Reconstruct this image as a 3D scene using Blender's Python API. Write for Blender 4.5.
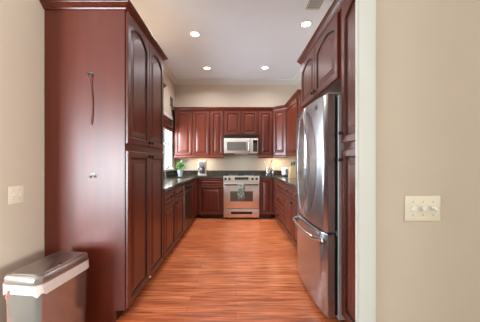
import bpy, bmesh, math, random
from mathutils import Vector, Matrix
random.seed(7)
S = bpy.context.scene
for o in list(bpy.data.objects): bpy.data.objects.remove(o)
COL = S.collection
PI = math.pi

# ------------------------------------------------------------------ camera, world, large lights, exposure
CAM_H = 1.22
cam_d = bpy.data.cameras.new('camera'); cam = bpy.data.objects.new('camera', cam_d); COL.objects.link(cam)
cam.location = (0, 0, CAM_H); cam.rotation_euler = (PI/2, 0, 0)
cam_d.sensor_width = 36; cam_d.lens = 245/480*36
cam_d.shift_x = 4/480; cam_d.shift_y = 1/480
cam_d.clip_start = 0.02
S.camera = cam
S.view_settings.view_transform = 'Standard'; S.view_settings.look = 'None'
S.view_settings.gamma = 1; S.view_settings.use_curve_mapping = False
S.view_settings.exposure = 0.0

W = bpy.data.worlds.new('sky'); S.world = W; W.use_nodes = True
bg = W.node_tree.nodes['Background']; bg.inputs[0].default_value = (0.86, 0.93, 1.0, 1); bg.inputs[1].default_value = 0.6

def area(name, loc, rot, sx, sy, power, color, shape='RECTANGLE', spread=PI):
    d = bpy.data.lights.new(name, 'AREA'); d.shape = shape; d.size = sx
    if shape in ('RECTANGLE', 'ELLIPSE'): d.size_y = sy
    d.energy = power; d.color = color; d.spread = spread
    o = bpy.data.objects.new(name, d); COL.objects.link(o); o.location = loc; o.rotation_euler = rot
    return o
# daylight coming through the openings; the left and side windows are unseen additions
area('added_left_window_light', (-4.62, -.3, 1.5), (PI/2, 0, -PI/2), 1.8, 1.8, 100, (.90, .96, 1.0))
area('daylight_living_door', (-3.45, -3.42, 1.0), (PI/2, 0, 0), 1.9, 1.8, 255, (0.80, 0.92, 1.0), spread=math.radians(80))
area('added_side_window_light', (7.12, -2.05, 1.5), (PI/2, 0, PI/2), 2.0, 1.8, 335, (0.97, 0.97, 0.95), spread=math.radians(100))
area('daylight_kitchen_window', (-1.72, 4.75, 1.72), (PI/2-.06, 0, -PI/2), 1.4, 1.0, 132, (0.78, 0.91, 1.0))

# ------------------------------------------------------------------ materials
def new_mat(name):
    m = bpy.data.materials.new(name); m.use_nodes = True
    nt = m.node_tree; b = nt.nodes['Principled BSDF']
    return m, nt, b
def srgb(r, g, b):
    f = lambda c: (c/255/12.92 if c/255 <= .04045 else ((c/255+.055)/1.055)**2.4)
    return (f(r), f(g), f(b), 1)
def plain(name, col, rough=.5, metal=0, spec=.5, coat=0, noise=0.0, nscale=30):
    m, nt, b = new_mat(name)
    b.inputs['Base Color'].default_value = col; b.inputs['Roughness'].default_value = rough
    b.inputs['Metallic'].default_value = metal; b.inputs['Specular IOR Level'].default_value = spec
    b.inputs['Coat Weight'].default_value = coat
    tc = nt.nodes.new('ShaderNodeTexCoord'); n = nt.nodes.new('ShaderNodeTexNoise')
    n.inputs['Scale'].default_value = nscale; nt.links.new(tc.outputs['Object'], n.inputs['Vector'])
    mx = nt.nodes.new('ShaderNodeMix'); mx.data_type = 'RGBA'
    mx.inputs[6].default_value = tuple(c*(1-noise) for c in col[:3])+(1,)
    mx.inputs[7].default_value = tuple(min(1, c*(1+noise)) for c in col[:3])+(1,)
    nt.links.new(n.outputs[0], mx.inputs[0]); nt.links.new(mx.outputs[2], b.inputs['Base Color'])
    return m
def emit(name, col, strength):
    m, nt, b = new_mat(name)
    b.inputs['Base Color'].default_value = col
    b.inputs['Emission Color'].default_value = col; b.inputs['Emission Strength'].default_value = strength
    return m
def wood(name, dark, light, rough=.34, scale=(14, 14, .9), coat=.15, spec=.5):
    m, nt, b = new_mat(name)
    tc = nt.nodes.new('ShaderNodeTexCoord'); mp = nt.nodes.new('ShaderNodeMapping')
    mp.inputs['Scale'].default_value = scale
    oi = nt.nodes.new('ShaderNodeObjectInfo')
    n = nt.nodes.new('ShaderNodeTexNoise'); n.inputs['Scale'].default_value = 2.2; n.inputs['Detail'].default_value = 6
    n2 = nt.nodes.new('ShaderNodeTexNoise'); n2.inputs['Scale'].default_value = 14; n2.inputs['Detail'].default_value = 4
    nt.links.new(tc.outputs['Object'], mp.inputs['Vector'])
    ad = nt.nodes.new('ShaderNodeVectorMath'); ad.operation = 'ADD'
    nt.links.new(mp.outputs[0], ad.inputs[0]); nt.links.new(oi.outputs['Random'], ad.inputs[1])
    nt.links.new(ad.outputs[0], n.inputs['Vector']); nt.links.new(ad.outputs[0], n2.inputs['Vector'])
    mm = nt.nodes.new('ShaderNodeMath'); mm.operation = 'MULTIPLY_ADD'; mm.inputs[1].default_value = .3
    nt.links.new(n2.outputs[0], mm.inputs[0]); nt.links.new(n.outputs[0], mm.inputs[2])
    cr = nt.nodes.new('ShaderNodeValToRGB'); cr.color_ramp.elements[0].position = .38; cr.color_ramp.elements[1].position = .9
    cr.color_ramp.elements[0].color = dark; cr.color_ramp.elements[1].color = light
    nt.links.new(mm.outputs[0], cr.inputs[0]); nt.links.new(cr.outputs[0], b.inputs['Base Color'])
    b.inputs['Roughness'].default_value = rough; b.inputs['Coat Weight'].default_value = coat; b.inputs['Specular IOR Level'].default_value = spec
    b.inputs['Coat Roughness'].default_value = .22
    return m
MAHOG = wood('cherry_wood', srgb(80, 29, 17), srgb(117, 48, 27))
MAHOG_H = wood('cherry_wood_rail', srgb(80, 29, 17), srgb(117, 48, 27), scale=(.9, 14, 14))
PANEL = wood('cherry_veneer', srgb(88, 32, 19), srgb(110, 43, 26), rough=.35, scale=(5, 5, .5), coat=.0, spec=.55)
GROOVE = plain('dark_groove', srgb(46, 17, 11), .4)  # darker brown for the groove faces of the doors
KICK = plain('toe_kick_wood', srgb(50, 20, 15), .5)
BRONZE = plain('oil_rubbed_bronze', srgb(44, 32, 26), .35, .8)
def wallmat(name, col):
    m = plain(name, col, .75, 0, .25, 0, .025, 6)
    return m
WALLM = wallmat('beige_wall_paint', srgb(210, 195, 177))
CEILM = wallmat('ceiling_paint', srgb(230, 236, 243))
TRIMM = plain('cream_trim_paint', srgb(219, 219, 213), .4, 0, .4)
def floor_mat():
    m, nt, b = new_mat('oak_floor_boards')
    tc = nt.nodes.new('ShaderNodeTexCoord')
    br = nt.nodes.new('ShaderNodeTexBrick'); br.offset = .37; br.offset_frequency = 2; br.squash = 1
    br.inputs['Color1'].default_value = srgb(222, 120, 74); br.inputs['Color2'].default_value = srgb(248, 152, 100)
    br.inputs['Mortar'].default_value = srgb(150, 70, 40); br.inputs['Scale'].default_value = 1
    br.inputs['Mortar Size'].default_value = .0011; br.inputs['Bias'].default_value = 0
    br.inputs['Brick Width'].default_value = 1.1; br.inputs['Row Height'].default_value = .083
    nt.links.new(tc.outputs['Object'], br.inputs['Vector'])
    mp = nt.nodes.new('ShaderNodeMapping'); mp.inputs['Scale'].default_value = (1.6, 26, 1)
    nt.links.new(tc.outputs['Object'], mp.inputs['Vector'])
    n = nt.nodes.new('ShaderNodeTexNoise'); n.inputs['Scale'].default_value = 1.6; n.inputs['Detail'].default_value = 8
    n.inputs['Distortion'].default_value = .8
    nt.links.new(mp.outputs[0], n.inputs['Vector'])
    cr = nt.nodes.new('ShaderNodeValToRGB')
    cr.color_ramp.elements[0].position = .33; cr.color_ramp.elements[0].color = (.50, .38, .31, 1)
    cr.color_ramp.elements[1].position = .62; cr.color_ramp.elements[1].color = (1.08, 1.05, 1.0, 1)
    nt.links.new(n.outputs[0], cr.inputs[0])
    mx = nt.nodes.new('ShaderNodeMix'); mx.data_type = 'RGBA'; mx.blend_type = 'MULTIPLY'; mx.inputs[0].default_value = 1.0
    nt.links.new(br.outputs[0], mx.inputs[6]); nt.links.new(cr.outputs[0], mx.inputs[7])
    nt.links.new(mx.outputs[2], b.inputs['Base Color'])
    b.inputs['Roughness'].default_value = .3; b.inputs['Coat Weight'].default_value = .25; b.inputs['Coat Roughness'].default_value = .2
    bp = nt.nodes.new('ShaderNodeBump'); bp.inputs['Strength'].default_value = .15; bp.inputs['Distance'].default_value = .002
    nt.links.new(n.outputs[0], bp.inputs['Height']); nt.links.new(bp.outputs[0], b.inputs['Normal'])
    return m
FLOORM = floor_mat()
def steel(name, col, rough=.28, axis=2, aniso=0):
    m, nt, b = new_mat(name)
    b.inputs['Metallic'].default_value = .93; b.inputs['Roughness'].default_value = rough
    tc = nt.nodes.new('ShaderNodeTexCoord'); mp = nt.nodes.new('ShaderNodeMapping')
    sc = [240, 240, 240]; sc[axis] = 3; mp.inputs['Scale'].default_value = sc
    n = nt.nodes.new('ShaderNodeTexNoise'); n.inputs['Scale'].default_value = 1
    nt.links.new(tc.outputs['Object'], mp.inputs['Vector']); nt.links.new(mp.outputs[0], n.inputs['Vector'])
    mx = nt.nodes.new('ShaderNodeMix'); mx.data_type = 'RGBA'
    mx.inputs[6].default_value = tuple(c*.97 for c in col[:3])+(1,); mx.inputs[7].default_value = col
    nt.links.new(n.outputs[0], mx.inputs[0]); nt.links.new(mx.outputs[2], b.inputs['Base Color'])
    tg = nt.nodes.new('ShaderNodeTangent'); tg.direction_type = 'RADIAL'; tg.axis = 'Z'; nt.links.new(tg.outputs[0], b.inputs['Tangent'])
    b.inputs['Anisotropic'].default_value = aniso; b.inputs['Anisotropic Rotation'].default_value = .25
    mr = nt.nodes.new('ShaderNodeMapRange'); mr.inputs[3].default_value = rough*.97; mr.inputs[4].default_value = rough*1.03
    nt.links.new(n.outputs[0], mr.inputs[0]); nt.links.new(mr.outputs[0], b.inputs['Roughness'])
    return m
STEEL = steel('brushed_stainless', srgb(190, 190, 193), .25, 2, .6)
STEEL_H = steel('brushed_stainless_wide', srgb(232, 222, 212), .4, 0)
HOOKM = plain('dull_hook_metal', srgb(120, 118, 118), .35, .8)
CHROME = plain('polished_metal', srgb(225, 226, 228), .16, 1)
DKSTEEL = steel('dark_stainless', srgb(92, 84, 80), .32)
GREYPL = plain('grey_enamel', srgb(172, 174, 176), .4, .3)
BLACKPL = plain('black_plastic', srgb(24, 24, 25), .35)
BLACKGL = plain('black_glass', srgb(26, 24, 24), .06, 0, .6)
SMOKEGL = plain('smoked_oven_glass', srgb(92, 82, 74), .12, 0, .6)
MICROGL = plain('microwave_mesh_glass', srgb(104, 100, 92), .18, 0, .6)
WHITEPL = plain('ivory_plastic', srgb(236, 226, 204), .35)
WHITE = plain('white_plastic', srgb(238, 236, 232), .4)
def granite():
    m, nt, b = new_mat('dark_speckled_granite')
    tc = nt.nodes.new('ShaderNodeTexCoord')
    v = nt.nodes.new('ShaderNodeTexNoise'); v.inputs['Scale'].default_value = 140; v.inputs['Detail'].default_value = 3
    nt.links.new(tc.outputs['Object'], v.inputs['Vector'])
    cr = nt.nodes.new('ShaderNodeValToRGB'); e = cr.color_ramp.elements
    e[0].position = .42; e[0].color = srgb(34, 34, 31); e[1].position = .72; e[1].color = srgb(146, 122, 96)
    x = e.new(.58); x.color = srgb(58, 55, 48)
    nt.links.new(v.outputs[0], cr.inputs[0]); nt.links.new(cr.outputs[0], b.inputs['Base Color'])
    b.inputs['Roughness'].default_value = .14; b.inputs['Specular IOR Level'].default_value = 1.0
    return m
GRANITE = granite()
def glass():
    m = bpy.data.materials.new('window_glass'); m.use_nodes = True; nt = m.node_tree; nt.nodes.clear()
    o = nt.nodes.new('ShaderNodeOutputMaterial'); t = nt.nodes.new('ShaderNodeBsdfTransparent'); g = nt.nodes.new('ShaderNodeBsdfGlossy')
    g.inputs['Roughness'].default_value = .02; mx = nt.nodes.new('ShaderNodeMixShader'); mx.inputs[0].default_value = .06
    nt.links.new(t.outputs[0], mx.inputs[1]); nt.links.new(g.outputs[0], mx.inputs[2]); nt.links.new(mx.outputs[0], o.inputs[0])
    return m
GLASS = glass()
LAMP = emit('lamp_diffuser', (1, .93, .82, 1), 9)
UCLAMP = emit('under_cabinet_lamp', (1, .8, .55, 1), 3)

# ------------------------------------------------------------------ mesh helpers
class G:
    def __init__(s): s.bm = bmesh.new(); s.mi = 0
    def _mark(s, faces):
        for f in faces: f.material_index = s.mi
    def box(s, x0, x1, y0, y1, z0, z1, bev=0, seg=1):
        r = bmesh.ops.create_cube(s.bm, size=1)
        M = Matrix.Translation(((x0+x1)/2, (y0+y1)/2, (z0+z1)/2)) @ Matrix.Diagonal((abs(x1-x0), abs(y1-y0), abs(z1-z0), 1))
        bmesh.ops.transform(s.bm, matrix=M, verts=r['verts'])
        fs = {f for v in r['verts'] for f in v.link_faces}; s._mark(fs)
        if bev:
            es = list({e for v in r['verts'] for e in v.link_edges})
            q = bmesh.ops.bevel(s.bm, geom=es, offset=bev, segments=seg, profile=.5, affect='EDGES')
            s._mark(q['faces'])
        return s
    def loops(s, loops, close_start=True, close_end=True, cyclic=True):
        rows = [[s.bm.verts.new(p) for p in L] for L in loops]
        n = len(rows[0]); fs = []
        for a, b in zip(rows, rows[1:]):
            for i in range(n if cyclic else n-1):
                j = (i+1) % n
                try: fs.append(s.bm.faces.new((a[i], a[j], b[j], b[i])))
                except ValueError: pass
        if close_start: fs.append(s.bm.faces.new(rows[0][::-1]))
        if close_end: fs.append(s.bm.faces.new(rows[-1]))
        s._mark(fs); return s
    def lathe(s, prof, c=(0, 0, 0), axis='z', n=24):
        """prof: list of (radius, height)"""
        L = []
        for r, h in prof:
            ring = []
            for i in range(n):
                a = 2*PI*i/n; u, v = max(r, 1e-4)*math.cos(a), max(r, 1e-4)*math.sin(a)
                p = {'z': (u, v, h), 'y': (u, h, v), 'x': (h, u, v)}[axis]
                ring.append((p[0]+c[0], p[1]+c[1], p[2]+c[2]))
            L.append(ring)
        return s.loops(L)
    def ring(s, prof, c=(0, 0, 0), n=28):
        L = [[(r*math.cos(2*PI*i/n)+c[0], r*math.sin(2*PI*i/n)+c[1], h+c[2]) for i in range(n)] for r, h in prof+prof[:1]]
        return s.loops(L, False, False)
    def cyl(s, r, h0, h1, c=(0, 0, 0), axis='z', n=24): return s.lathe([(r, h0), (r, h1)], c, axis, n)
    def tube(s, pts, r, n=10):
        pts = [Vector(p) for p in pts]; L = []
        rr = r if isinstance(r, (list, tuple)) else [r]*len(pts)
        ref = None
        for i, p in enumerate(pts):
            t = (pts[min(i+1, len(pts)-1)] - pts[max(i-1, 0)]).normalized()
            if ref is None: ref = t.orthogonal().normalized()
            ref = (ref - t*ref.dot(t)).normalized(); b = t.cross(ref)
            L.append([p + (ref*math.cos(2*PI*k/n) + b*math.sin(2*PI*k/n))*rr[i] for k in range(n)])
        return s.loops(L)
    def flatbar(s, pts, w, t, wdir):
        """bar of rectangular section: width w along wdir, thickness t across"""
        pts = [Vector(p) for p in pts]; L = []; wd0 = Vector(wdir)
        for i, p in enumerate(pts):
            d = (pts[min(i+1, len(pts)-1)] - pts[max(i-1, 0)]).normalized()
            wd = (wd0 - d*wd0.dot(d)).normalized(); c = d.cross(wd); c *= t/2; ww = wd*w/2
            k = .35
            L.append([p+ww+c*k, p+ww*k+c, p-ww*k+c, p-ww+c*k, p-ww-c*k, p-ww*k-c, p+ww*k-c, p+ww-c*k])
        return s.loops(L)
    def prism(s, poly, z0, z1):
        return s.loops([[(x, y, z0) for x, y in poly], [(x, y, z1) for x, y in poly]])
    def sweep(s, path, prof, cut=(0, 0)):
        """profile (out, z) swept along a level path; out lies to the right of the walking direction"""
        n = len(path); L = []
        P = [Vector((p[0], p[1])) for p in path]
        for i in range(n):
            a = P[i-1] if i > 0 else None; b = P[i+1] if i < n-1 else None
            d1 = (P[i]-a).normalized() if a is not None else None
            d2 = (b-P[i]).normalized() if b is not None else None
            if d1 is None: d1 = d2
            if d2 is None: d2 = d1
            n1 = Vector((d1.y, -d1.x)); n2 = Vector((d2.y, -d2.x)); m = (n1+n2).normalized(); m /= max(.2, m.dot(n1))
            L.append([(P[i].x+m.x*o, P[i].y+m.y*o, z) for o, z in prof])
        return s.loops(L[cut[0]:len(L)-cut[1]])
    def xf(s, M): bmesh.ops.transform(s.bm, matrix=M, verts=s.bm.verts[:]); return s

def obj(name, g, mats, parent=None, label=None, smooth=35, kind=None):
    bmesh.ops.recalc_face_normals(g.bm, faces=g.bm.faces[:])
    me = bpy.data.meshes.new(name); g.bm.to_mesh(me); g.bm.free()
    for m in (mats if isinstance(mats, (list, tuple)) else [mats]): me.materials.append(m)
    me.polygons.foreach_set('use_smooth', [True]*len(me.polygons)); me.set_sharp_from_angle(angle=math.radians(smooth))
    o = bpy.data.objects.new(name, me); COL.objects.link(o)
    if parent: o.parent = parent
    if label: o['label'] = label
    if kind: o['kind'] = kind
    return o
def tag(o, label, cat, group=None):
    o['label'] = label; o['category'] = cat
    if group: o['group'] = group
    return o
def thing(name, label, cat, loc=(0, 0, 0), rz=0, group=None):
    o = bpy.data.objects.new(name, None); COL.objects.link(o); o.empty_display_size = .1
    o.location = loc; o.rotation_euler = (0, 0, rz); return tag(o, label, cat, group)
def struct(name, g, m): return obj(name, g, m, kind='structure')
def copy_thing(o, loc, label):
    r = o.copy(); COL.objects.link(r); r.location = loc; r['label'] = label
    for ch in o.children:
        c = ch.copy(); COL.objects.link(c); c.parent = r
        for gch in ch.children:
            d = gch.copy(); COL.objects.link(d); d.parent = c
    return r

# ------------------------------------------------------------------ the setting
XL, XR, YB, ZC = -1.460, 1.45, 5.87, 3.17
struct('floor', G().box(-4.6, 7.1, 1.2, 6.0, -.08, 0), FLOORM)
struct('unseen_carpet', G().box(-4.6, 7.1, -3.3, 1.2, -.08, 0), plain('bounce_carpet', srgb(168, 162, 152), .95, 0, .1, 0, .08, 200))  # unseen; neutral carpet made up to keep bounced light from turning orange
struct('ceiling', G().box(-4.6, 7.1, -3.3, 6.0, ZC, ZC+.1), CEILM)
struct('wall_back', G().box(XL-.12, XR+.12, YB, YB+.12, 0, ZC), WALLM)
WY0, WY1, WZ0, WZ1 = 4.03, 5.50, 1.08, 2.16           # kitchen window opening
g = G().box(XL-.12, XL, 1.42, WY0, 0, ZC).box(XL-.12, XL, WY1, YB, 0, ZC).box(XL-.12, XL, WY0, WY1, 0, WZ0).box(XL-.12, XL, WY0, WY1, WZ1, ZC)
struct('wall_left', g, WALLM)
struct('wall_right', G().box(XR, XR+.12, 1.245, YB, 0, ZC), WALLM)
struct('wall_right_front', G().box(.615, 7.1, 1.125, 1.245, 0, ZC), WALLM)
struct('wall_left_front', G().box(-4.6, XL-.12, 1.42, 1.54, 0, ZC), WALLM)
g = G()                                                # living room rear wall with its window and glass door openings
for x0, x1, z0, z1 in ((-4.6, -4.4, 0, ZC), (-2.5, -.7, 0, ZC), (2.2, 7.1, 0, ZC), (-4.4, -2.5, 2.4, ZC), (-.7, 2.2, 0, .4), (-.7, 2.2, 2.5, ZC)):
    g.box(x0, x1, -3.3, -3.2, z0, z1)
struct('wall_rear', g, WALLM)
struct('wall_far_left', G().box(-4.6, -4.5, -3.2, -1.2, 0, ZC).box(-4.6, -4.5, .6, 1.42, 0, ZC).box(-4.6, -4.5, -1.2, .6, 0, .6).box(-4.6, -4.5, -1.2, .6, 2.4, ZC), WALLM)
g = G().box(7.0, 7.1, -3.2, -3.1, 0, ZC).box(7.0, 7.1, -1.05, 1.125, 0, ZC).box(7.0, 7.1, -3.1, -1.05, 0, .6).box(7.0, 7.1, -3.1, -1.05, 2.4, ZC)
struct('wall_far_right', g, WALLM)
struct('added_shading_wall', G().box(2.2, 2.32, .3, 1.125, 0, ZC), WALLM)  # unseen stub added to shade the right front wall from side daylight
def window(name, axis, a0, a1, z0, z1, p, inward, muntins=1):
    """frame + sash + pane inside an opening; axis x or y is the running direction, p the wall face, inward the room side sign"""
    def bx(g, a, b, q0, q1, zz0, zz1):
        if axis == 'y': g.box(p+q0*inward, p+q1*inward, a, b, zz0, zz1)
        else: g.box(a, b, p+q0*inward, p+q1*inward, zz0, zz1)
    c = .085; f = G()
    bx(f, a0-c, a0+.012, .001, .02, z0-.0, z1+c); bx(f, a1-.012, a1+c, .001, .02, z0-.0, z1+c)
    bx(f, a0+.012, a1-.012, .001, .02, z1-.012, z1+c)
    for a, b, u, v in ((a0, a0+.035, z0, z1), (a1-.035, a1, z0, z1), (a0, a1, z0, z0+.04), (a0, a1, z1-.04, z1), (a0, a1, (z0+z1)/2-.02, (z0+z1)/2+.02)):
        bx(f, a, b, -.085, -.05, u, v)
    w = struct(name, f, TRIMM)
    s = G(); bx(s, a0-c-.02, a1+c+.02, -.05, .045, z0-.03, z0); obj('window_sill', s, TRIMM, w)
    s = G(); bx(s, a0+.035, a1-.035, -.07, -.065, z0+.04, z1-.04); obj('window_pane', s, GLASS, w)
    return w
window('window_1', 'y', WY0, WY1, WZ0, WZ1, XL, 1)
window('window_2', 'x', -.7, 2.2, .4, 2.5, -3.2, 1)
window('window_3', 'x', -4.4, -2.5, .03, 2.4, -3.2, 1)
window('added_window_left', 'y', -1.2, .6, .6, 2.4, -4.5, 1)  # unseen window added to light the tall right cabinet and fridge doors
window('added_window_side', 'y', -3.1, -1.05, .6, 2.4, 7.0, -1)  # unseen window placed to light the left wall from across the room
# white ceiling cornice and the cream casing at the opening
CORN = [(0, 3.075), (.012, 3.075), (.02, 3.09), (.03, 3.095), (.085, 3.145), (.1, 3.15), (.105, 3.169), (0, 3.169)]
struct('trim_1', G().sweep([(XL, 1.42), (XL, YB), (XR, YB), (XR, 1.245)], CORN), TRIMM)
g = G().box(.546, .633, 1.106, 1.124, 0, ZC-.001, .003).box(.553, .622, 1.102, 1.106, 0, ZC-.001, .001)
struct('trim_2', g, TRIMM)
struct('baseboard_right', G().box(.634, 2.2, 1.11, 1.124, 0, .13, .003), TRIMM)
struct('baseboard_left', G().box(XL+.001, XL+.015, 1.42, 1.86, 0, .13, .003), TRIMM)

# ------------------------------------------------------------------ cabinet makers (local: x along the front, y into the cabinet, z up; front at y=0)
def panel_door(x0, x1, z0, z1, arch=0, stile=.058, t=.020):
    """raised-panel door, its back at y=-.002 and its face at y=-.002-t"""
    g = G(); N = 14; yb = -.002
    def loop(inset, y, a):
        l, r, b, tp = x0+inset, x1-inset, z0+inset, z1-inset
        P = [(l, y, b), (r, y, b)]
        for k in range(N+1):
            u = 1-2*k/N; P.append(((l+r)/2+u*(r-l)/2, y, tp-a*u*u))
        return P
    d = min(stile, (z1-z0)*.27, (x1-x0)*.27); f = yb-t
    raise_ = min(.036, (z1-z0)*.14)
    A = [loop(0, yb, 0), loop(0, f+.004, 0), loop(.004, f, 0), loop(d-.012, f, arch), loop(d-.005, f+.004, arch)]
    B = [loop(d-.001, f+.013, arch), loop(d+.009, f+.013, arch)]
    D = [loop(d+.010+raise_, f+.004, arch), loop(d+.013+raise_, f+.001, arch)]
    g.loops(A, True, False); g.mi = 1; g.loops([A[-1]]+B, False, False); g.mi = 0; g.loops([B[-1]]+D, False, True)
    bmesh.ops.remove_doubles(g.bm, verts=g.bm.verts[:], dist=1e-6)
    return g
KNOB_PROF = [(.0, -.0), (.009, 0), (.006, -.004), (.005, -.012), (.013, -.017), (.015, -.022), (.012, -.027), (.0, -.029)]
def add_knob(door, x, z, y=-.0225):
    return obj('knob', G().lathe([(r, h+y) for r, h in KNOB_PROF], (x, 0, z), 'y', 14), BRONZE, door)
def add_pull(door, x, z, y=-.0225, half=.045):
    g = G().tube([(x-half, y, z), (x-half, y-.02, z), (x-half*.6, y-.028, z), (x+half*.6, y-.028, z), (x+half, y-.02, z), (x+half, y, z)], .005, 8)
    return obj('pull', g, BRONZE, door)
def door(cab, x0, x1, z0, z1, arch=0, knob=None, name='door'):
    o = obj(name, panel_door(x0, x1, z0, z1, arch), [MAHOG if name == 'door' else MAHOG_H, GROOVE], cab, smooth=6)
    if knob: add_knob(o, *knob)
    return o
CROWN = [(0, 2.375), (.010, 2.375), (.014, 2.39), (.020, 2.394), (.034, 2.418), (.046, 2.428), (.048, 2.436), (.055, 2.438), (.055, 2.452), (0, 2.452)]
RAIL = [(0, 1.306), (.012, 1.306), (.020, 1.33), (.020, 1.35), (.012, 1.366), (0, 1.369)]
def body(cab, w, d, z0, z1, x0=0, mat=None, front=True):
    return obj('body', G().box(x0, x0+w, 0, d, z0, z1, .0015), mat or MAHOG, cab)

# ---- tall pantry cabinet, left foreground
FL = -.847                                           # face-frame plane of the left base run
PF = -.847                                           # face-frame plane of the pantry
PY0, PW = 1.865, .940
pan = thing('pantry_cabinet', 'tall dark cherry pantry cabinet with a wide plain side beside the steel bin', 'cabinet', (PF, PY0, 0), PI/2)
dep = PF-XL-.003
obj('body', G().box(.02, PW, 0, dep, .088, 2.395, .002), MAHOG, pan)
g = G().loops([[(xx, 0, .088), (xx, 0, 2.395), (xx, dep, 2.395), (xx, dep, 0), (xx, .072, 0), (xx, .072, .088)] for xx in (0, .0195)])
obj('side_panel', g, PANEL, pan)
obj('toe_kick', G().box(.02, PW-.002, .072, dep, 0, .088), KICK, pan)
PCROWN = [(o_, 2.378+(z_-2.375)*.62) for o_, z_ in CROWN]
obj('crown_moulding', G().sweep([(PW, dep), (PW, 0), (0, 0), (0, dep)][::-1], PCROWN), MAHOG_H, pan)
m = PW/2
for a, b, kx in ((.010, m-.002, m-.035), (m+.002, PW-.012, m+.035)):
    door(pan, a, b, 1.365, 2.368, .07, (kx, 1.40))
    door(pan, a, b, .098, 1.305, 0, (kx, 1.27))
obj('door_catch', G().lathe([(.0, -.0225), (.010, -.0225), (.011, -.03), (.006, -.036), (.0, -.037)], (m, 0, .125), 'y', 14), WHITE, pan, 'small white catch at the foot of the doors')

# ---- small hooks and cord on the pantry side
def wall_hook(x, z, label, cord):
    t = thing('wall_hook', label, 'hook', (x, PY0, z), 0)
    obj('back_plate', G().cyl(.014, -.004, -.0005, (0, 0, 0), 'y', 16), HOOKM, t)
    obj('hook_arm', G().tube([(0, -.003, .004), (0, -.016, .002), (0, -.026, -.008), (0, -.03, -.018), (0, -.036, -.018), (0, -.04, -.008)], .0035, 8)
        .tube([(-.008, -.004, -.004), (-.012, -.02, -.012), (-.016, -.026, -.006)], .003, 8).tube([(.008, -.004, -.004), (.012, -.02, -.012), (.016, -.026, -.006)], .003, 8), HOOKM, t)
    if cord:
        pts = [(x+.004, PY0-.0335, z-.010), (x-.006, PY0-.0335, z-.02), (x-.001, PY0-.031, z-.028), (x+.003, PY0-.016, z-.06)]
        for k in range(9): pts.append((x+.003+.012*math.sin(k*.36), PY0-.012, z-.09-k*.037))
        tag(obj('hanging_cord', G().tube(pts, .0042, 8), plain('brown_cord', srgb(120, 78, 62), .7)), 'thin brown cord hanging from the upper hook on the pantry side', 'cord')
wall_hook(-1.104, 1.890, 'upper small metal hook on the pantry side, holding the brown cord', True)
wall_hook(-1.085, 1.121, 'lower small metal hook on the pantry side, empty, at waist height', False)

# ---- wall cabinet between pantry and window
wc = thing('upper_cabinet', 'dark wall cabinet on the left wall tucked behind the tall pantry by the window', 'cabinet', (-1.17, PY0+PW+.06, 0), PI/2)
w = 1.02; d = -1.17-XL-.003
obj('body', G().box(0, w, 0, d, 1.37, 2.40, .0015), MAHOG, wc)
obj('crown_moulding', G().sweep([(0, 0), (w, 0), (w, d)][::1], [(-o, z) for o, z in CROWN] if False else CROWN), MAHOG_H, wc)
obj('light_rail', G().sweep([(0, 0), (w, 0), (w, d)], RAIL), MAHOG_H, wc)
door(wc, .01, w/2-.002, 1.378, 2.37, .05, (w/2-.03, 1.41)); door(wc, w/2+.002, w-.01, 1.378, 2.37, .05, (w/2+.03, 1.41))

# ---- back wall uppers
UY = 5.54
ANG = math.atan2(UY-5.27, 1.10-.840)
UD = YB-UY-.002
def upper(label, x0, x1, ndoors, z0=1.37, ends=(0, 0), rail=True, arch=.016):
    w = x1-x0; c = thing('upper_cabinet', label, 'cabinet', (x0, UY, 0))
    obj('body', G().box(0, w, 0, UD, z0, 2.40, .0015), MAHOG, c)
    p = [(0, 0), (w, 0)]
    if ends[0]: p = [(0, UD)] + p
    if ends[1]: p = p + [(w, UD)]
    cut = (0, 0)
    if x1 > .8: p = p + [(w+.3, -.3*math.tan(ANG))]; cut = (0, 1)
    obj('crown_moulding', G().sweep(p, CROWN, cut), MAHOG_H, c)
    if rail: obj('light_rail', G().sweep(p, RAIL, cut), MAHOG_H, c)
    e = .02
    if ndoors == 1: door(c, e, w-e, z0+.008, 2.365, arch, (w-e-.028, z0+.04) if x0 < .3 else (e+.028, z0+.04))
    else:
        m = w/2
        door(c, e, m-.012, z0+.008, 2.365, arch, (m-.04, z0+.04)); door(c, m+.012, w-e, z0+.008, 2.365, arch, (m+.04, z0+.04))
    return c
upper('two-door cherry wall cabinet above the coffee maker, at the left end of the back wall', -1.385, -.587, 2, ends=(1, 0))
upper('narrow single-door cherry wall cabinet directly left of the microwave', -.585, -.272, 1)
upper('short two-door cherry wall cabinet directly above the microwave', -.270, .497, 2, z0=1.825, rail=False, arch=.012)
upper('narrow single-door cherry wall cabinet directly right of the microwave', .499, .838, 1)
# diagonal corner unit
RF = 1.10                                            # face plane of right-hand uppers
ang = math.atan2(UY-5.27, RF-.840); dl = math.hypot(UY-5.27, RF-.840)
dc = thing('corner_cabinet', 'angled corner cherry wall cabinet with one long door catching the light', 'cabinet', (.840, UY, 0))
cx, cy = RF-.840, 5.27-UY
obj('body', G().prism([(0, 0), (cx, cy), (XR-.843, cy), (XR-.843, YB-.003-UY), (0, YB-.003-UY)], 1.37, 2.40), MAHOG, dc)
cpath = [(-.5, 0), (0, 0), (cx, cy), (cx, cy-.5)]
obj('crown_moulding', G().sweep(cpath, CROWN, (1, 1)), MAHOG_H, dc)
obj('light_rail', G().sweep(cpath, RAIL, (1, 1)), MAHOG_H, dc)
R_ = Matrix.Rotation(-ang, 4, 'Z')
cd = obj('door', panel_door(.02, dl-.02, 1.378, 2.365, 0).xf(R_), [MAHOG, GROOVE], dc, smooth=6)
obj('knob', G().lathe([(r, h-.0225) for r, h in KNOB_PROF], (.05, 0, 1.41), 'y', 14).xf(R_), BRONZE, cd)
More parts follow.
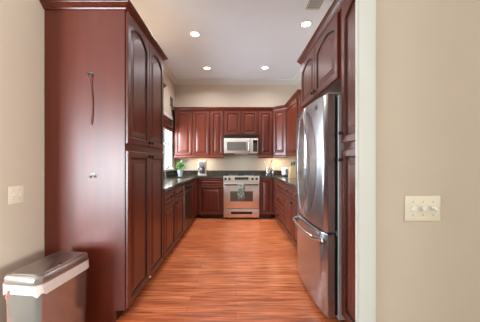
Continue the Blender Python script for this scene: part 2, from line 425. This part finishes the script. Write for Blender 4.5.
# right-hand upper run
ru = thing('upper_cabinet', 'single-door cherry wall cabinet on the right wall just past the fridge', 'cabinet', (RF, 5.2685, 0), -PI/2)
w = 1.06; d = XR-RF-.003
obj('body', G().box(0, w, 0, d, 1.37, 2.40, .0015), MAHOG, ru)
rp = [(-.3*math.sin(ANG), -.3*math.cos(ANG)), (0, 0), (w, 0), (w, d)]
obj('crown_moulding', G().sweep(rp, CROWN, (1, 0)), MAHOG_H, ru)
obj('light_rail', G().sweep(rp, RAIL, (1, 0)), MAHOG_H, ru)
door(ru, .02, .90, 1.378, 2.365, .02, (.86, 1.41))

# ---- over-fridge cabinet and right tall cabinet
FRX = .80
of = thing('fridge_cabinet', 'short two-door cherry cabinet with arched panels above the refrigerator', 'cabinet', (FRX, 2.94, 0), -PI/2)
w = 1.118; d = XR-FRX-.003
obj('body', G().box(0, w, 0, d, 1.855, 2.40, .0015), MAHOG, of)
obj('crown_moulding', G().sweep([(0, d), (0, 0), (w, 0)], CROWN), MAHOG_H, of)
door(of, .012, .512, 1.868, 2.372, .06, (.478, 1.91)); door(of, .520, 1.052, 1.868, 2.372, .06, (.555, 1.91))
tp = thing('pantry_cabinet', 'tall narrow cherry cabinet right of the fridge, half hidden by the cream door casing', 'cabinet', (FRX, 1.818, 0), -PI/2)
w = .565
obj('body', G().box(0, w, 0, d, .085, 2.40, .0015), MAHOG, tp)
obj('toe_kick', G().box(.002, w-.002, .07, d, 0, .085), KICK, tp)
obj('crown_moulding', G().sweep([(0, 0), (w, 0)], CROWN), MAHOG_H, tp)
door(tp, .008, w-.01, 1.360, 2.372, .07, (.032, 1.43)); door(tp, .008, w-.01, .095, 1.308, 0, (.032, 1.236))

# ---- base cabinets
BT = .872
def base_body(c, w, d, x0=0):
    obj('body', G().box(x0, x0+w, 0, d, .085, BT, .0015), MAHOG, c)
    obj('toe_kick', G().box(x0+.002, x0+w-.002, .075, d, 0, .085), KICK, c)
LD = FL-XL-.003
y0 = PY0+PW+.004
bl = thing('base_cabinet', 'cherry base cabinet with two doors between the pantry and the dishwasher', 'cabinet', (FL, y0, 0), PI/2)
w = 3.868-y0; base_body(bl, w, LD); m = w/2
for a, b, kx in ((.012, m-.003, m-.035), (m+.003, w-.012, m+.035)):
    dr = door(bl, a, b, .715, .862, 0, None, 'drawer'); add_knob(dr, (a+b)/2, .79)
    door(bl, a, b, .095, .705, 0, (kx, .66))
sb = thing('sink_base_cabinet', 'cherry base cabinet in the left corner past the dishwasher, under the sink', 'cabinet', (FL, 4.480, 0), PI/2)
w = 5.262-4.480
g = G().box(0, .018, 0, LD, .085, BT).box(w-.018, w, 0, LD, .085, BT).box(.018, w-.018, LD-.012, LD, .085, BT).box(.018, w-.018, 0, LD-.012, .085, .103).box(.018, w-.018, 0, .02, .103, BT)
obj('body', g, MAHOG, sb); obj('toe_kick', G().box(.002, w-.002, .075, LD, 0, .085), KICK, sb)
door(sb, .012, w/2-.003, .095, .862, 0, (w/2-.03, .80)); door(sb, w/2+.003, w-.05, .095, .862, 0, (w/2+.03, .80))
BKF = 5.264
bb = thing('base_cabinet', 'cherry base cabinet with a drawer over one wide door, left of the range', 'cabinet', (FL, BKF, 0))
w = -.272-FL; bd = YB-BKF-.003
obj('body', G().box(XL-FL+.003, w, 0, bd, .085, BT, .0015), MAHOG, bb); obj('toe_kick', G().box(.075, w-.002, .06, bd, 0, .085), KICK, bb)
dr = door(bb, .05, w-.012, .715, .862, 0, None, 'drawer'); add_knob(dr, (.05+w)/2, .79)
door(bb, .05, w-.012, .095, .705, 0, (w-.045, .66))
br_ = thing('base_cabinet', 'narrow cherry base cabinet with one full-height door, right of the range', 'cabinet', (.503, BKF, 0))
w = .818-.503
obj('body', G().box(0, XR-.003-.503, 0, bd, .085, BT, .0015), MAHOG, br_); obj('toe_kick', G().box(.002, w-.06, .06, bd, 0, .085), KICK, br_)
door(br_, .012, w-.04, .095, .862, 0, (.045, .82))
RBX = .82; RD = XR-RBX-.003
rs = thing('drawer_base_cabinet', 'cherry base cabinet with three stacked drawers in the right corner', 'cabinet', (RBX, 5.262, 0), -PI/2)
w = 5.262-4.09; base_body(rs, w, RD)
for z0, z1 in ((.695, .862), (.400, .683), (.095, .388)):
    dr = door(rs, .26, w-.01, z0, z1, 0, None, 'drawer'); add_pull(dr, (.26+w)/2, (z0+z1)/2)
rd = thing('base_cabinet', 'cherry base cabinet with two drawers over two doors beside the fridge', 'cabinet', (RBX, 4.088, 0), -PI/2)
w = 4.088-2.84; base_body(rd, w, RD); m = w/2
for a, b, kx in ((.012, m-.003, m-.035), (m+.003, w-.012, m+.035)):
    dr = door(rd, a, b, .695, .862, 0, None, 'drawer'); add_pull(dr, (a+b)/2, .78)
    door(rd, a, b, .095, .683, 0, (kx, .64))

# ---- worktops and splash
CT0, CT1 = .874, .912
cl, cr_ = FL+.03, RBX-.03
SX0, SX1, SY0, SY1 = -1.37, -.93, 4.58, 5.14
g = G()
for b in ((XL+.002, cl, y0, SY0), (XL+.002, cl, SY1, YB-.002), (XL+.002, SX0, SY0, SY1), (SX1, cl, SY0, SY1), (cl, -.272, BKF-.03, YB-.002)):
    g.box(b[0], b[1], b[2], b[3], CT0, CT1)
tag(obj('worktop', g, GRANITE), 'dark granite worktop on the left, turning the corner to the range', 'worktop')
g = G().box(cr_, XR-.002, 2.84, YB-.002, CT0, CT1).box(.503, cr_, BKF-.03, YB-.002, CT0, CT1)
tag(obj('worktop', g, GRANITE), 'dark granite worktop on the right, from the range round to the fridge', 'worktop')
g = G().box(XL+.002, XL+.022, y0, YB-.024, CT1+.001, 1.018).box(XL+.002, XR-.002, YB-.022, YB-.002, CT1+.001, 1.018).box(XR-.022, XR-.002, 2.84, YB-.024, CT1+.001, 1.018)
tag(obj('granite_upstand', g, GRANITE), 'low dark granite upstand along the wall behind the worktops', 'splashback')
# sink and tap
s = G(); zb = CT0-.19
s.box(SX0-.012, SX0, SY0-.012, SY1+.012, zb, CT0-.002).box(SX1, SX1+.012, SY0-.012, SY1+.012, zb, CT0-.002).box(SX0, SX1, SY0-.012, SY0, zb, CT0-.002).box(SX0, SX1, SY1, SY1+.012, zb, CT0-.002).box(SX0-.012, SX1+.012, SY0-.012, SY1+.012, zb-.01, zb)
sk = thing('kitchen_sink', 'stainless undermount sink in the left worktop below the window', 'sink', (0, 0, 0))
obj('basin', s, STEEL_H, sk); obj('drain', G().cyl(.04, zb+.0005, zb+.006, (-1.15, 4.86, 0)), CHROME, sk)
fa = thing('kitchen_faucet', 'grey metal kitchen faucet behind the sink by the bright window', 'faucet', (-1.405, 4.86, CT1), 0)
obj('base', G().lathe([(.028, .001), (.028, .01), (.02, .02), (.018, .07), (.012, .08)], n=18), GREYPL, fa)
obj('spout', G().tube([(0, 0, .07), (0, 0, .16), (.02, 0, .21), (.07, 0, .235), (.13, 0, .22), (.16, 0, .18), (.165, 0, .15)], .012), GREYPL, fa)
obj('handle', G().tube([(0, -.018, .06), (0, -.05, .075), (0, -.085, .095)], [.009, .008, .006]), GREYPL, fa)

# ---- dishwasher
dw = thing('dishwasher', 'dark dishwasher built into the left base run, with a thin bright steel edge', 'dishwasher', (FL, 3.873, 0), PI/2)
w = .602
obj('body', G().box(.003, w-.003, .005, LD-.02, .09, .868), BLACKPL, dw)
obj('toe_kick', G().box(.003, w-.003, .06, LD-.05, .0, .09), BLACKPL, dw)
obj('door', G().box(.0115, w-.004, -.03, .004, .10, .735, .004), DKSTEEL, dw)
obj('edge_trim', G().box(-.003, .011, -.036, -.0, .10, .866), CHROME, dw, 'bright steel edge strip')
cp = obj('control_panel', G().box(.0115, w-.004, -.032, .004, .742, .866, .004), BLACKPL, dw)
obj('handle', G().box(.10, w-.10, -.052, -.0325, .80, .825, .006, 2), BLACKGL, cp)

# ---- range
RX0, RX1, RY = -.268, .499, 5.205
rg = thing('kitchen_range', 'stainless steel slide-in range with a dark oven window on the back wall', 'range', (RX0, RY, 0))
w = RX1-RX0; rdp = YB-RY-.03
obj('body', G().box(0, w, .03, rdp, .03, .905, .002), STEEL, rg)
obj('cooktop', G().box(-.0005, w+.0005, .02, rdp, .906, .922, .003), BLACKGL, rg)
for bx_, by_, rr in ((.2, .2, .09), (.56, .2, .11), (.2, .46, .11), (.56, .46, .08)):
    obj('burner', G().ring([(rr, .9222), (rr, .9232), (rr-.006, .9232), (rr-.006, .9222)], (bx_, by_, 0)), GREYPL, rg)
cp = obj('control_panel', G().loops([[(0, -.004, .80), (0, .03, .80), (0, .03, .925), (0, .012, .925)], [(w, -.004, .80), (w, .03, .80), (w, .03, .925), (w, .012, .925)]]), STEEL_H, rg)
for kx in (.046, .128, w-.148, w-.062):
    obj('knob', G().lathe([(.0, .012), (.026, .012), (.026, -.004), (.021, -.010), (.019, -.026), (0, -.027)], (kx, 0, .862), 'y', 20), BLACKPL, cp)
obj('display', G().box(.24, .53, -.006, .02, .838, .895), BLACKGL, cp)
for k in range(6):
    obj('button', G().box(.262+k*.044, .284+k*.044, -.0075, -.006, .846, .858), GREYPL, cp)
dn = obj('oven_door', G().box(.006, w-.006, -.012, .028, .235, .792, .006, 2), STEEL_H, rg)
obj('window', G().box(.145, w-.140, -.0145, -.011, .385, .60), SMOKEGL, dn, 'dark glass oven window')
hb = G().flatbar([(.03, -.055, .742), (w-.03, -.055, .742)], .028, .018, (0, 0, 1)).box(.05, .075, -.05, -.011, .732, .752).box(w-.075, w-.05, -.05, -.011, .732, .752)
obj('handle', hb, DKSTEEL, dn)
sd = obj('storage_drawer', G().box(.006, w-.006, -.010, .028, .055, .222, .005, 2), STEEL_H, rg)
obj('drawer_grip', G().box(.16, w-.155, -.014, -.009, .115, .168, .002), BLACKPL, sd)
g = G()
for fx in (.06, w-.06):
    for fy in (.08, rdp-.08): obj('foot', G().cyl(.02, .0, .03, (fx, fy, 0), n=12), BLACKPL, rg)
# towel over the oven handle
tx0, tx1 = .305, .452
def towel(x, u):
    return .0035*math.sin(u*16+x*30)
g = G(); rows = []
path = [(-.040, .56), (-.040, .66), (-.0395, .735), (-.047, .757), (-.0555, .7605), (-.064, .757), (-.0705, .735), (-.071, .66), (-.072, .56), (-.072, .47), (-.073, .41)]
for (y, z) in path:
    rows.append([(tx0+(tx1-tx0)*k/10+(.003*math.sin(z*30)), y-(.004*(.74-z)*math.sin(k*1.25) if y < -.06 else 0), z) for k in range(11)])
g.loops(rows, False, False, cyclic=False)
def towel_mat():
    m, nt, b = new_mat('printed_tea_towel')
    tc = nt.nodes.new('ShaderNodeTexCoord'); v = nt.nodes.new('ShaderNodeTexVoronoi'); v.inputs['Scale'].default_value = 26
    nt.links.new(tc.outputs['Object'], v.inputs['Vector'])
    cr = nt.nodes.new('ShaderNodeValToRGB'); e = cr.color_ramp.elements
    e[0].position = .2; e[0].color = srgb(84, 96, 90); e[1].position = .8; e[1].color = srgb(176, 182, 170)
    x = e.new(.5); x.color = srgb(118, 132, 122)
    nt.links.new(v.outputs['Distance'], cr.inputs[0]); nt.links.new(cr.outputs[0], b.inputs['Base Color']); b.inputs['Roughness'].default_value = .9
    return m
tw = obj('dish_towel', g, towel_mat(), smooth=180); tw.location = (RX0, RY, 0)
sm = tw.modifiers.new('thickness', 'SOLIDIFY'); sm.thickness = .003; sm.offset = 1
tag(tw, 'grey-green patterned dish towel hanging over the oven door handle', 'towel')

# ---- microwave
mw = thing('microwave_oven', 'stainless over-the-range microwave mounted under the short wall cabinet', 'microwave', (-.266, 5.44, 0))
w = .758
obj('body', G().box(0, w, .03, YB-5.44-.003, 1.405, 1.822, .003), BLACKPL, mw)
vg = obj('vent_grille', G().box(0, w, -.002, .028, 1.752, 1.822, .003), BLACKPL, mw)
g = G()
for k in range(5): g.box(.02, w-.02, -.006, -.0015, 1.762+k*.012, 1.767+k*.012)
obj('slat', g, BLACKPL, vg)
md = obj('door', G().box(0, .585, -.004, .028, 1.41, 1.748, .005, 2), STEEL_H, mw)
obj('window', G().box(.065, .50, -.0065, -.003, 1.475, 1.665), MICROGL, md, 'grey glass window')
obj('handle', G().flatbar([(.555, -.004, 1.45), (.555, -.035, 1.47), (.555, -.035, 1.69), (.555, -.004, 1.71)], .022, .014, (1, 0, 0)), CHROME, md)
cp = obj('control_panel', G().box(.588, w, -.004, .028, 1.41, 1.748, .005, 2), STEEL_H, mw)
obj('keypad', G().box(.645, w-.018, -.0065, -.003, 1.45, 1.71), BLACKGL, cp)
g = G()
for r_ in range(6):
    for c_ in range(3): g.box(.652+c_*.028, .672+c_*.028, -.0078, -.0064, 1.465+r_*.03, 1.482+r_*.03)
obj('buttons', g, plain('keypad_grey', srgb(70, 70, 70), .5), cp)
area('microwave_worklight', (.115, 5.62, 1.398), (0, 0, 0), .3, .08, .5, (.95, .98, 1.0))
obj('work_light', G().box(.23, .53, .14, .22, 1.4035, 1.405), emit('work_light_lens', (.95, .98, 1, 1), .9), mw)

# ---- refrigerator
FY0, FY1 = 1.838, 2.758
fr = thing('refrigerator', 'large stainless french-door refrigerator with a bottom freezer on the right', 'refrigerator', (.68, FY1, 0), -PI/2)
w = FY1-FY0
obj('body', G().box(.0, w, .088, XR-.68-.02, .03, 1.725, .004), GREYPL, fr)
for fx in (.06, w-.06):
    for fy in (.14, .68): obj('foot', G().cyl(.02, 0, .03, (fx, fy, 0), n=12), BLACKPL, fr)
def bow(x): u = (x-w/2)/(w/2); return -.030*(1-u*u)
def curved(x0, x1, z0, z1, yb=.062, r=.012, N=14):
    xs = [x0+(x1-x0)*k/N for k in range(N+1)]
    front = [(x, bow(x)) for x in xs]
    def lp(ins, z):
        pts = []
        for k, (x, y) in enumerate(front):
            xx = min(max(x, x0+ins), x1-ins); pts.append((xx, y+ins, z))
        return [(x0+ins, yb, z)] + [(x0+ins, bow(x0)+r, z)] + pts[1:-1] + [(x1-ins, bow(x1)+r, z), (x1-ins, yb, z)]
    return G().loops([lp(.006, z0), lp(0, z0+.006), lp(0, z1-.006), lp(.006, z1)])
m = w/2
FH = steel('fridge_handle_steel', srgb(232, 233, 235), .22)
for i, (a, b) in enumerate(((.002, m-.003), (m+.003, w-.002))):
    dn = obj('door', curved(a, b, .685, 1.735), STEEL, fr)
    sgn = -1 if i == 0 else 1
    pts = []
    for k in range(17):
        u = -1+2*k/16; x = m+sgn*(.022+(.15 if i == 0 else .195)*(1-u*u)**.9); z = 1.205+.485*u
        so = .010+.030*min(1, (1-abs(u))*7)
        pts.append((x, bow(x)-so, z))
    obj('handle', G().flatbar(pts, .024, .018, (1, 0, 0)), FH, dn)
    if i == 1:
        ex = m+.27
        em = obj('emblem', G().cyl(.020, bow(ex)-.004, bow(ex)+.004, (ex, 0, 1.668), 'y', 24), plain('emblem_grey', srgb(84, 84, 90), .3, .6), dn, 'round grey emblem')
        obj('emblem_mark', G().box(ex-.007, ex-.003, bow(ex)-.0052, bow(ex)-.0038, 1.659, 1.678).box(ex-.003, ex+.008, bow(ex)-.0052, bow(ex)-.0038, 1.659, 1.663), CHROME, em)
    obj('hinge_cover', G().box((.03 if i == 0 else w-.11), (.11 if i == 0 else w-.03), .02, .16, 1.7355, 1.752, .004), GREYPL, fr)
    obj('gasket', G().box(a+.012, b-.012, .0625, .0875, .70, 1.715), BLACKPL, fr)
fz = obj('freezer_drawer', curved(.002, w-.002, .045, .672), STEEL, fr)
obj('gasket', G().box(.014, w-.014, .0625, .0875, .06, .655), BLACKPL, fr)
pts = []
for k in range(21):
    u = -1+2*k/20; x = m+.40*u
    pts.append((x, bow(x)-(.004+.045*min(1, (1-abs(u))*5)), .615-.012*(1-u*u)))
obj('handle', G().flatbar(pts, .034, .020, (0, 0, 1)), FH, fz)

# ---- steel bin in the left foreground
bn = thing('trash_can', 'stainless steel rectangular trash can with a closed lid and white liner, lower left', 'trash can', (-1.188, 1.572, 0), math.radians(-7))
def rr(hx, hy, r, z, n=6, front=0):
    P = []
    for cx, cy, a0 in ((hx-r, hy-r, 0), (-hx+r, hy-r, 90), (-hx+r, -hy+r, 180), (hx-r, -hy+r, 270)):
        for k in range(n+1):
            a = math.radians(a0+90*k/n); x, y = cx+r*math.cos(a), cy+r*math.sin(a)
            if y < 0 and front: y -= front*(1-(x/hx)**2)*min(1, -y/hy)
            P.append((x, y, z))
    return P
HX, HY = .121, .194
BIN = steel('bin_stainless', srgb(178, 175, 174), .17, 2)
LID = steel('bin_lid_stainless', srgb(176, 166, 160), .3, 1)
obj('body', G().loops([rr(HX-.012, HY-.012, .03, .012, front=.015), rr(HX-.012, HY-.012, .03, .03, front=.015), rr(HX-.002, HY-.002, .035, .515, front=.015)]), BIN, bn)
obj('base_ring', G().loops([rr(HX-.008, HY-.008, .03, 0, front=.015), rr(HX-.008, HY-.008, .03, .012, front=.015)]), BLACKPL, bn)
lm, nt, b = new_mat('translucent_bin_liner')
b.inputs['Base Color'].default_value = srgb(218, 202, 196); b.inputs['Roughness'].default_value = .4; b.inputs['Transmission Weight'].default_value = .15
g = G(); Ls = []
for z, e in ((.470, .004), (.476, .007), (.505, .005), (.53, .006), (.532, -.004)):
    L = rr(HX+e, HY+e, .037, z, front=.015)
    Ls.append([(x+.0025*math.sin(i*2.1+z*60), y+.0025*math.cos(i*1.7+z*80), zz+(.009*math.sin(i*1.3) if z < .48 else 0)) for i, (x, y, zz) in enumerate(L)])
g.loops(Ls, False, True)
ln = obj('liner_bag', g, lm, bn, 'white plastic liner folded over the rim')
obj('liner_tie', G().tube([(-.06, -HY-.018, .50), (-.058, -HY-.024, .485), (-.064, -HY-.024, .465), (-.06, -HY-.022, .452)], .005, 8), plain('red_tie', srgb(206, 120, 108), .5), ln)
lid = obj('lid', G().loops([rr(HX+.002, HY+.002, .035, .534, front=.015), rr(HX+.003, HY+.003, .036, .540, front=.015), rr(HX+.003, HY+.003, .036, .566, front=.015), rr(HX-.004, HY-.004, .034, .576, front=.015), rr(HX-.014, HY-.014, .03, .580, front=.014),
    rr(HX-.017, HY-.017, .03, .578, front=.013), rr(HX-.021, HY-.021, .03, .582, front=.012)]), LID, bn)
obj('sensor', G().box(HX-.04, HX-.034, -.03, -.015, .5825, .585), BLACKPL, lid)

# ---- switch plates
sp = thing('switch_plate', 'ivory two-switch wall plate on the left wall above the trash can', 'switch', (XL, 1.622, 1.004), PI/2)
obj('plate', G().box(-.058, .058, -.006, -.001, -.058, .058, .003, 2), WHITEPL, sp)
for sx in (-.023, .023):
    obj('toggle', G().box(sx-.005, sx+.005, -.018, -.0055, -.012, .004, .002), WHITEPL, sp)
    for sz in (-.03, .03): obj('screw', G().cyl(.003, -.0072, -.0055, (sx, 0, sz), 'y', 10), GREYPL, sp)
sp = thing('switch_plate', 'ivory three-switch wall plate on the wall right of the cream casing', 'switch', (.854, 1.125, 1.008), 0)
obj('plate', G().box(-.0815, .0815, -.006, -.001, -.058, .058, .003, 2), WHITEPL, sp)
for sx, tl in ((-.046, .5), (0, .5), (.046, -.9)):
    t_ = obj('toggle', G().box(-.005, .005, -.020, 0, -.011, .011, .002).xf(Matrix.Translation((sx, -.0055, 0)) @ Matrix.Rotation(tl, 4, 'Y')), WHITE, sp)
    obj('toggle_slot', G().box(sx-.008, sx+.008, -.0068, -.0055, -.014, .014), WHITEPL, sp)
    for sz in (-.03, .03): obj('screw', G().cyl(.003, -.0072, -.0055, (sx, 0, sz), 'y', 10), GREYPL, sp)

# ---- ceiling fittings
def downlight():
    t = thing('ceiling_light', '', 'ceiling light', (0, 0, 0), 0, 'recessed ceiling lights')
    obj('trim_ring', G().ring([(.062, -.0005), (.086, -.0005), (.086, -.006), (.070, -.010), (.062, -.006)]), WHITE, t)
    obj('lens', G().cyl(.061, -.0055, -.001, n=28), LAMP, t)
    return t
spots = [((-.625, 3.73, ZC), 'front left recessed ceiling light, near the tall pantry'), ((.99, 3.46, ZC), 'front right recessed ceiling light, beside the air vent'),
         ((-.60, 5.08, ZC), 'rear left recessed ceiling light, near the back wall'), ((.60, 5.06, ZC), 'rear right recessed ceiling light, near the back wall')]
dl0 = downlight()
for i, (p, lb) in enumerate(spots):
    if i == 0: dl0.location = p; dl0['label'] = lb
    else: copy_thing(dl0, p, lb)
    area('downlight_glow', (p[0], p[1], p[2]-.012), (0, 0, 0), .11, .11, 14, (.95, .97, 1.0), 'DISK', spread=math.radians(150))
vt = thing('ceiling_vent', 'square white air vent grille in the ceiling above the fridge', 'vent', (.97, 3.02, ZC))
obj('frame', G().box(-.125, .125, -.14, -.1, -.012, -.0005, .003).box(-.125, .125, .1, .14, -.012, -.0005, .003).box(-.125, -.085, -.1, .1, -.012, -.0005, .003).box(.085, .125, -.1, .1, -.012, -.0005, .003), WHITE, vt)
obj('backing', G().box(-.085, .085, -.1, .1, -.003, -.0005), plain('duct_dark', srgb(60, 60, 60), .8), vt)
g = G()
for k in range(6): g.box(-.075+k*.027, -.068+k*.027, -.1, .1, -.011, -.0035)
obj('louvre', g, WHITE, vt)
g = G()
for k in range(4): g.box(-.085, .085, -.075+k*.048, -.070+k*.048, -.0125, -.0112)
obj('cross_bar', g, WHITE, vt)

# ---- things on the left worktop
pl = thing('potted_plant', 'bushy green plant in a pale pot at the window end of the left worktop', 'plant', (-1.22, 5.36, CT1))
pot = obj('pot', G().lathe([(.04, .001), (.045, .01), (.062, .12), (.066, .125), (.060, .13), (.056, .12), (.0, .115)], n=24), plain('pale_glaze', srgb(208, 214, 216), .2), pl)
g = G(); rnd = random.Random(3)
for k in range(58):
    a = rnd.uniform(0, 2*PI); tilt = rnd.uniform(.1, 1.15); ln_ = rnd.uniform(.09, .18); d = Vector((math.sin(tilt)*math.cos(a), math.sin(tilt)*math.sin(a), math.cos(tilt)))
    p0 = Vector((rnd.uniform(-.03, .03), rnd.uniform(-.03, .03), .116)); p1 = p0+d*ln_; sd_ = d.cross(Vector((0, 0, 1))).normalized(); up = sd_.cross(d)
    g.tube([p0, p0+d*ln_*.5, p1], .0015, 4)
    ll, lw = rnd.uniform(.05, .085), rnd.uniform(.018, .03); dd = (d+Vector((0, 0, -.4))).normalized()
    rowsL = []
    for q in range(6):
        u = q/5; wv = lw*math.sin(PI*min(.98, u*.9+.06)); c = p1+dd*ll*u+Vector((0, 0, -.02*u*u))
        rowsL.append([c-sd_*wv, c+up*.002, c+sd_*wv, c-up*.0015])
    g.loops(rowsL)
obj('foliage', g, plain('fresh_leaf_green', srgb(76, 122, 56), .45, 0, .4, 0, .25, 20), pl)
cm = thing('coffee_maker', 'steel and black drip coffee maker on the worktop left of the range', 'coffee maker', (-.745, 5.40, CT1), .15)
obj('base', G().box(-.095, .095, -.11, .12, .001, .05, .008, 2), STEEL_H, cm)
obj('column', G().box(-.095, .095, .03, .12, .051, .235, .006, 2), STEEL_H, cm)
tpz = obj('reservoir_top', G().loops([rr(.095, .115, .03, .236), rr(.098, .118, .03, .25), rr(.098, .118, .03, .32), rr(.085, .105, .03, .335)]), STEEL_H, cm)
cf = obj('carafe', G().lathe([(.045, .052), (.058, .07), (.06, .12), (.055, .17), (.045, .19), (.05, .2), (0, .205)], (0, -.045, 0), n=24), plain('carafe_glass', srgb(70, 74, 84), .08, 0, .7), cm)
obj('carafe_handle', G().tube([(-.05, -.07, .18), (-.085, -.1, .17), (-.09, -.105, .1), (-.062, -.08, .085)], .008), BLACKPL, cf)

# ---- things on the right worktop
cn = thing('utensil_holder', 'open stainless utensil holder on the worktop in the right corner', 'utensil holder', (.72, 5.50, CT1))
obj('pot', G().lathe([(.052, .001), (.055, .006), (.055, .175), (.052, .18), (.049, .175), (.049, .012), (0, .01)], n=28), STEEL, cn)
def utensil(name, label, base, tip, head, mat):
    b0, t0 = Vector(base), Vector(tip); d = (t0-b0).normalized()
    t = thing(name, label, 'utensil', (.72, 5.50, CT1))
    obj('handle', G().tube([b0, b0.lerp(t0, .5), t0], [.005, .004, .005], 8), mat, t)
    hx = Matrix.Translation(t0+d*.03) @ d.to_track_quat('Z', 'Y').to_matrix().to_4x4()
    obj('head', G().lathe([(.0, -.032), (.008, -.03), (head*.8, -.012), (head, .006), (head*.7, .03), (0, .04)], n=14).xf(hx @ Matrix.Diagonal((1, .45, 1, 1))), mat, t)
utensil('cooking_spoon', 'dark cooking spoon leaning right in the steel utensil holder', (-.015, -.014, .018), (.070, -.010, .29), .026, BLACKPL)
utensil('ladle', 'pale spoon leaning left in the steel utensil holder', (.015, .014, .018), (-.056, .012, .255), .032, WHITE)
c2 = thing('steel_canister', 'slim steel canister beside the utensil holder, near the angled cabinet', 'canister', (.825, 5.52, CT1))
obj('body', G().lathe([(.034, .001), (.036, .006), (.036, .15), (.034, .154), (0, .155)], n=24), STEEL, c2)
obj('lid', G().lathe([(.037, .156), (.037, .168), (.03, .174), (.008, .175), (.008, .186), (0, .19)], n=24), CHROME, c2)
ts = thing('toaster', 'small silver toaster with a dark end on the right worktop', 'toaster', (1.07, 5.25, CT1), -.3)
obj('body', G().box(-.085, .085, -.12, .12, .018, .20, .03, 4), STEEL_H, ts)
obj('base', G().box(-.078, .078, -.118, .118, .001, .017, .004), BLACKPL, ts)
obj('end_panel', G().box(.0, .06, -.126, -.1205, .03, .165, .004), BLACKPL, ts)
obj('slot', G().box(-.04, -.015, -.09, .09, .198, .2015), BLACKPL, ts); obj('slot', G().box(.015, .04, -.09, .09, .198, .2015), BLACKPL, ts)
obj('lever', G().box(-.015, .015, -.142, -.127, .11, .122, .003), BLACKPL, ts)
kb = thing('knife_block', 'pale wooden knife block with black handles on the right worktop by the fridge', 'knife block', (1.09, 4.78, CT1), -PI/2)
lean = .03
obj('block', G().loops([[(-.055, -.06, .001), (.055, -.06, .001), (.055, .08, .001), (-.055, .08, .001)], [(-.055, -.06+lean, .215), (.055, -.06+lean, .215), (.055, .08+lean, .25), (-.055, .08+lean, .25)]]), wood('pale_block_wood', srgb(196, 168, 126), srgb(222, 198, 158), .5, (10, 10, 1), 0), kb)
for ix in (-.035, 0, .035):
    for iy in (-.035, .01, .055):
        h0 = .218+(iy+.06)*.25; ex = .07+.02*((ix*37+iy*51) % 1)
        obj('knife_handle', G().tube([(ix, iy+lean, h0+.002), (ix, iy+lean+.004, h0+ex*.5), (ix, iy+lean+.012, h0+ex)], [.008, .010, .008], 8), BLACKPL, kb)

# ---- window dressing and the small plaque on the left wall
g = G()
for k in range(5):
    z = 1.885+k*.056
    g.loops([[(x, y, z+dz) for x, dz in ((.022, 0), (.05+.006*(k % 2), .012), (.054, .035), (.03, .058), (.022, .058))] for y in (4.05, 5.48)])
rb = obj('roman_shade', g, plain('brown_shade_fabric', srgb(104, 58, 46), .85, 0, .2, 0, .2, 60)); rb.location = (XL, 0, 0)
tag(rb, 'brown folded roman shade gathered at the top of the left window', 'window shade')
pq = thing('wall_plaque', 'small dark framed plaque on the left wall above the window', 'picture', (XL, 5.52, 2.57), PI/2)
obj('frame', G().box(-.09, .09, -.018, -.001, -.10, .10, .004), plain('dark_frame', srgb(66, 44, 40), .5), pq)
obj('picture', G().box(-.065, .065, -.0195, -.0175, -.075, .075), plain('plaque_face', srgb(104, 82, 76), .6, 0, .3, 0, .3, 25), pq)

# ---- under-cabinet lights
def uc_light(x, y, rz, wd, power, label):
    t = thing('under_cabinet_light', label, 'light', (x, y, 1.369), rz, 'lights under the wall cabinets')
    obj('housing', G().box(-wd/2, wd/2, -.03, .03, -.018, -.0005, .003), WHITE, t)
    obj('lens', G().box(-wd/2+.01, wd/2-.01, -.022, .022, -.0205, -.0185), UCLAMP, t)
    area('under_cabinet_glow', (x, y, 1.345), (0, 0, rz), wd-.03, .04, power, (1, .74, .45))
uc_light(.95, 5.66, -.4, .30, 3.4, 'thin light strip under the angled corner wall cabinet')
uc_light(1.27, 4.80, PI/2, .45, 3.0, 'thin light strip under the wall cabinet on the right wall')
uc_light(-.80, 5.68, 0, .40, 2.2, 'thin light strip under the two-door wall cabinet above the coffee maker')

# ---- unseen warm strips added on the left-hand cabinets to warm the ceiling
def top_light(x, y, z, ln, power, label):
    t = thing('added_top_light', label, 'light', (x, y, z), 0, 'unseen lights added on top of the left cabinets')
    obj('housing', G().box(-.025, .025, -ln/2, ln/2, .0005, .015, .002), WHITE, t)
    obj('lens', G().box(-.018, .018, -ln/2+.01, ln/2-.01, .0155, .0175), UCLAMP, t)
    area('added_top_glow', (x, y, z+.02), (PI, 0, 0), .036, ln-.02, power, (1, .76, .52))
top_light(-1.15, 2.34, 2.395, .7, 3.2, 'unseen warm light strip added on top of the tall pantry')
top_light(-1.32, 3.45, 2.40, .7, 2.6, 'unseen warm light strip added on top of the wall cabinet behind the pantry')
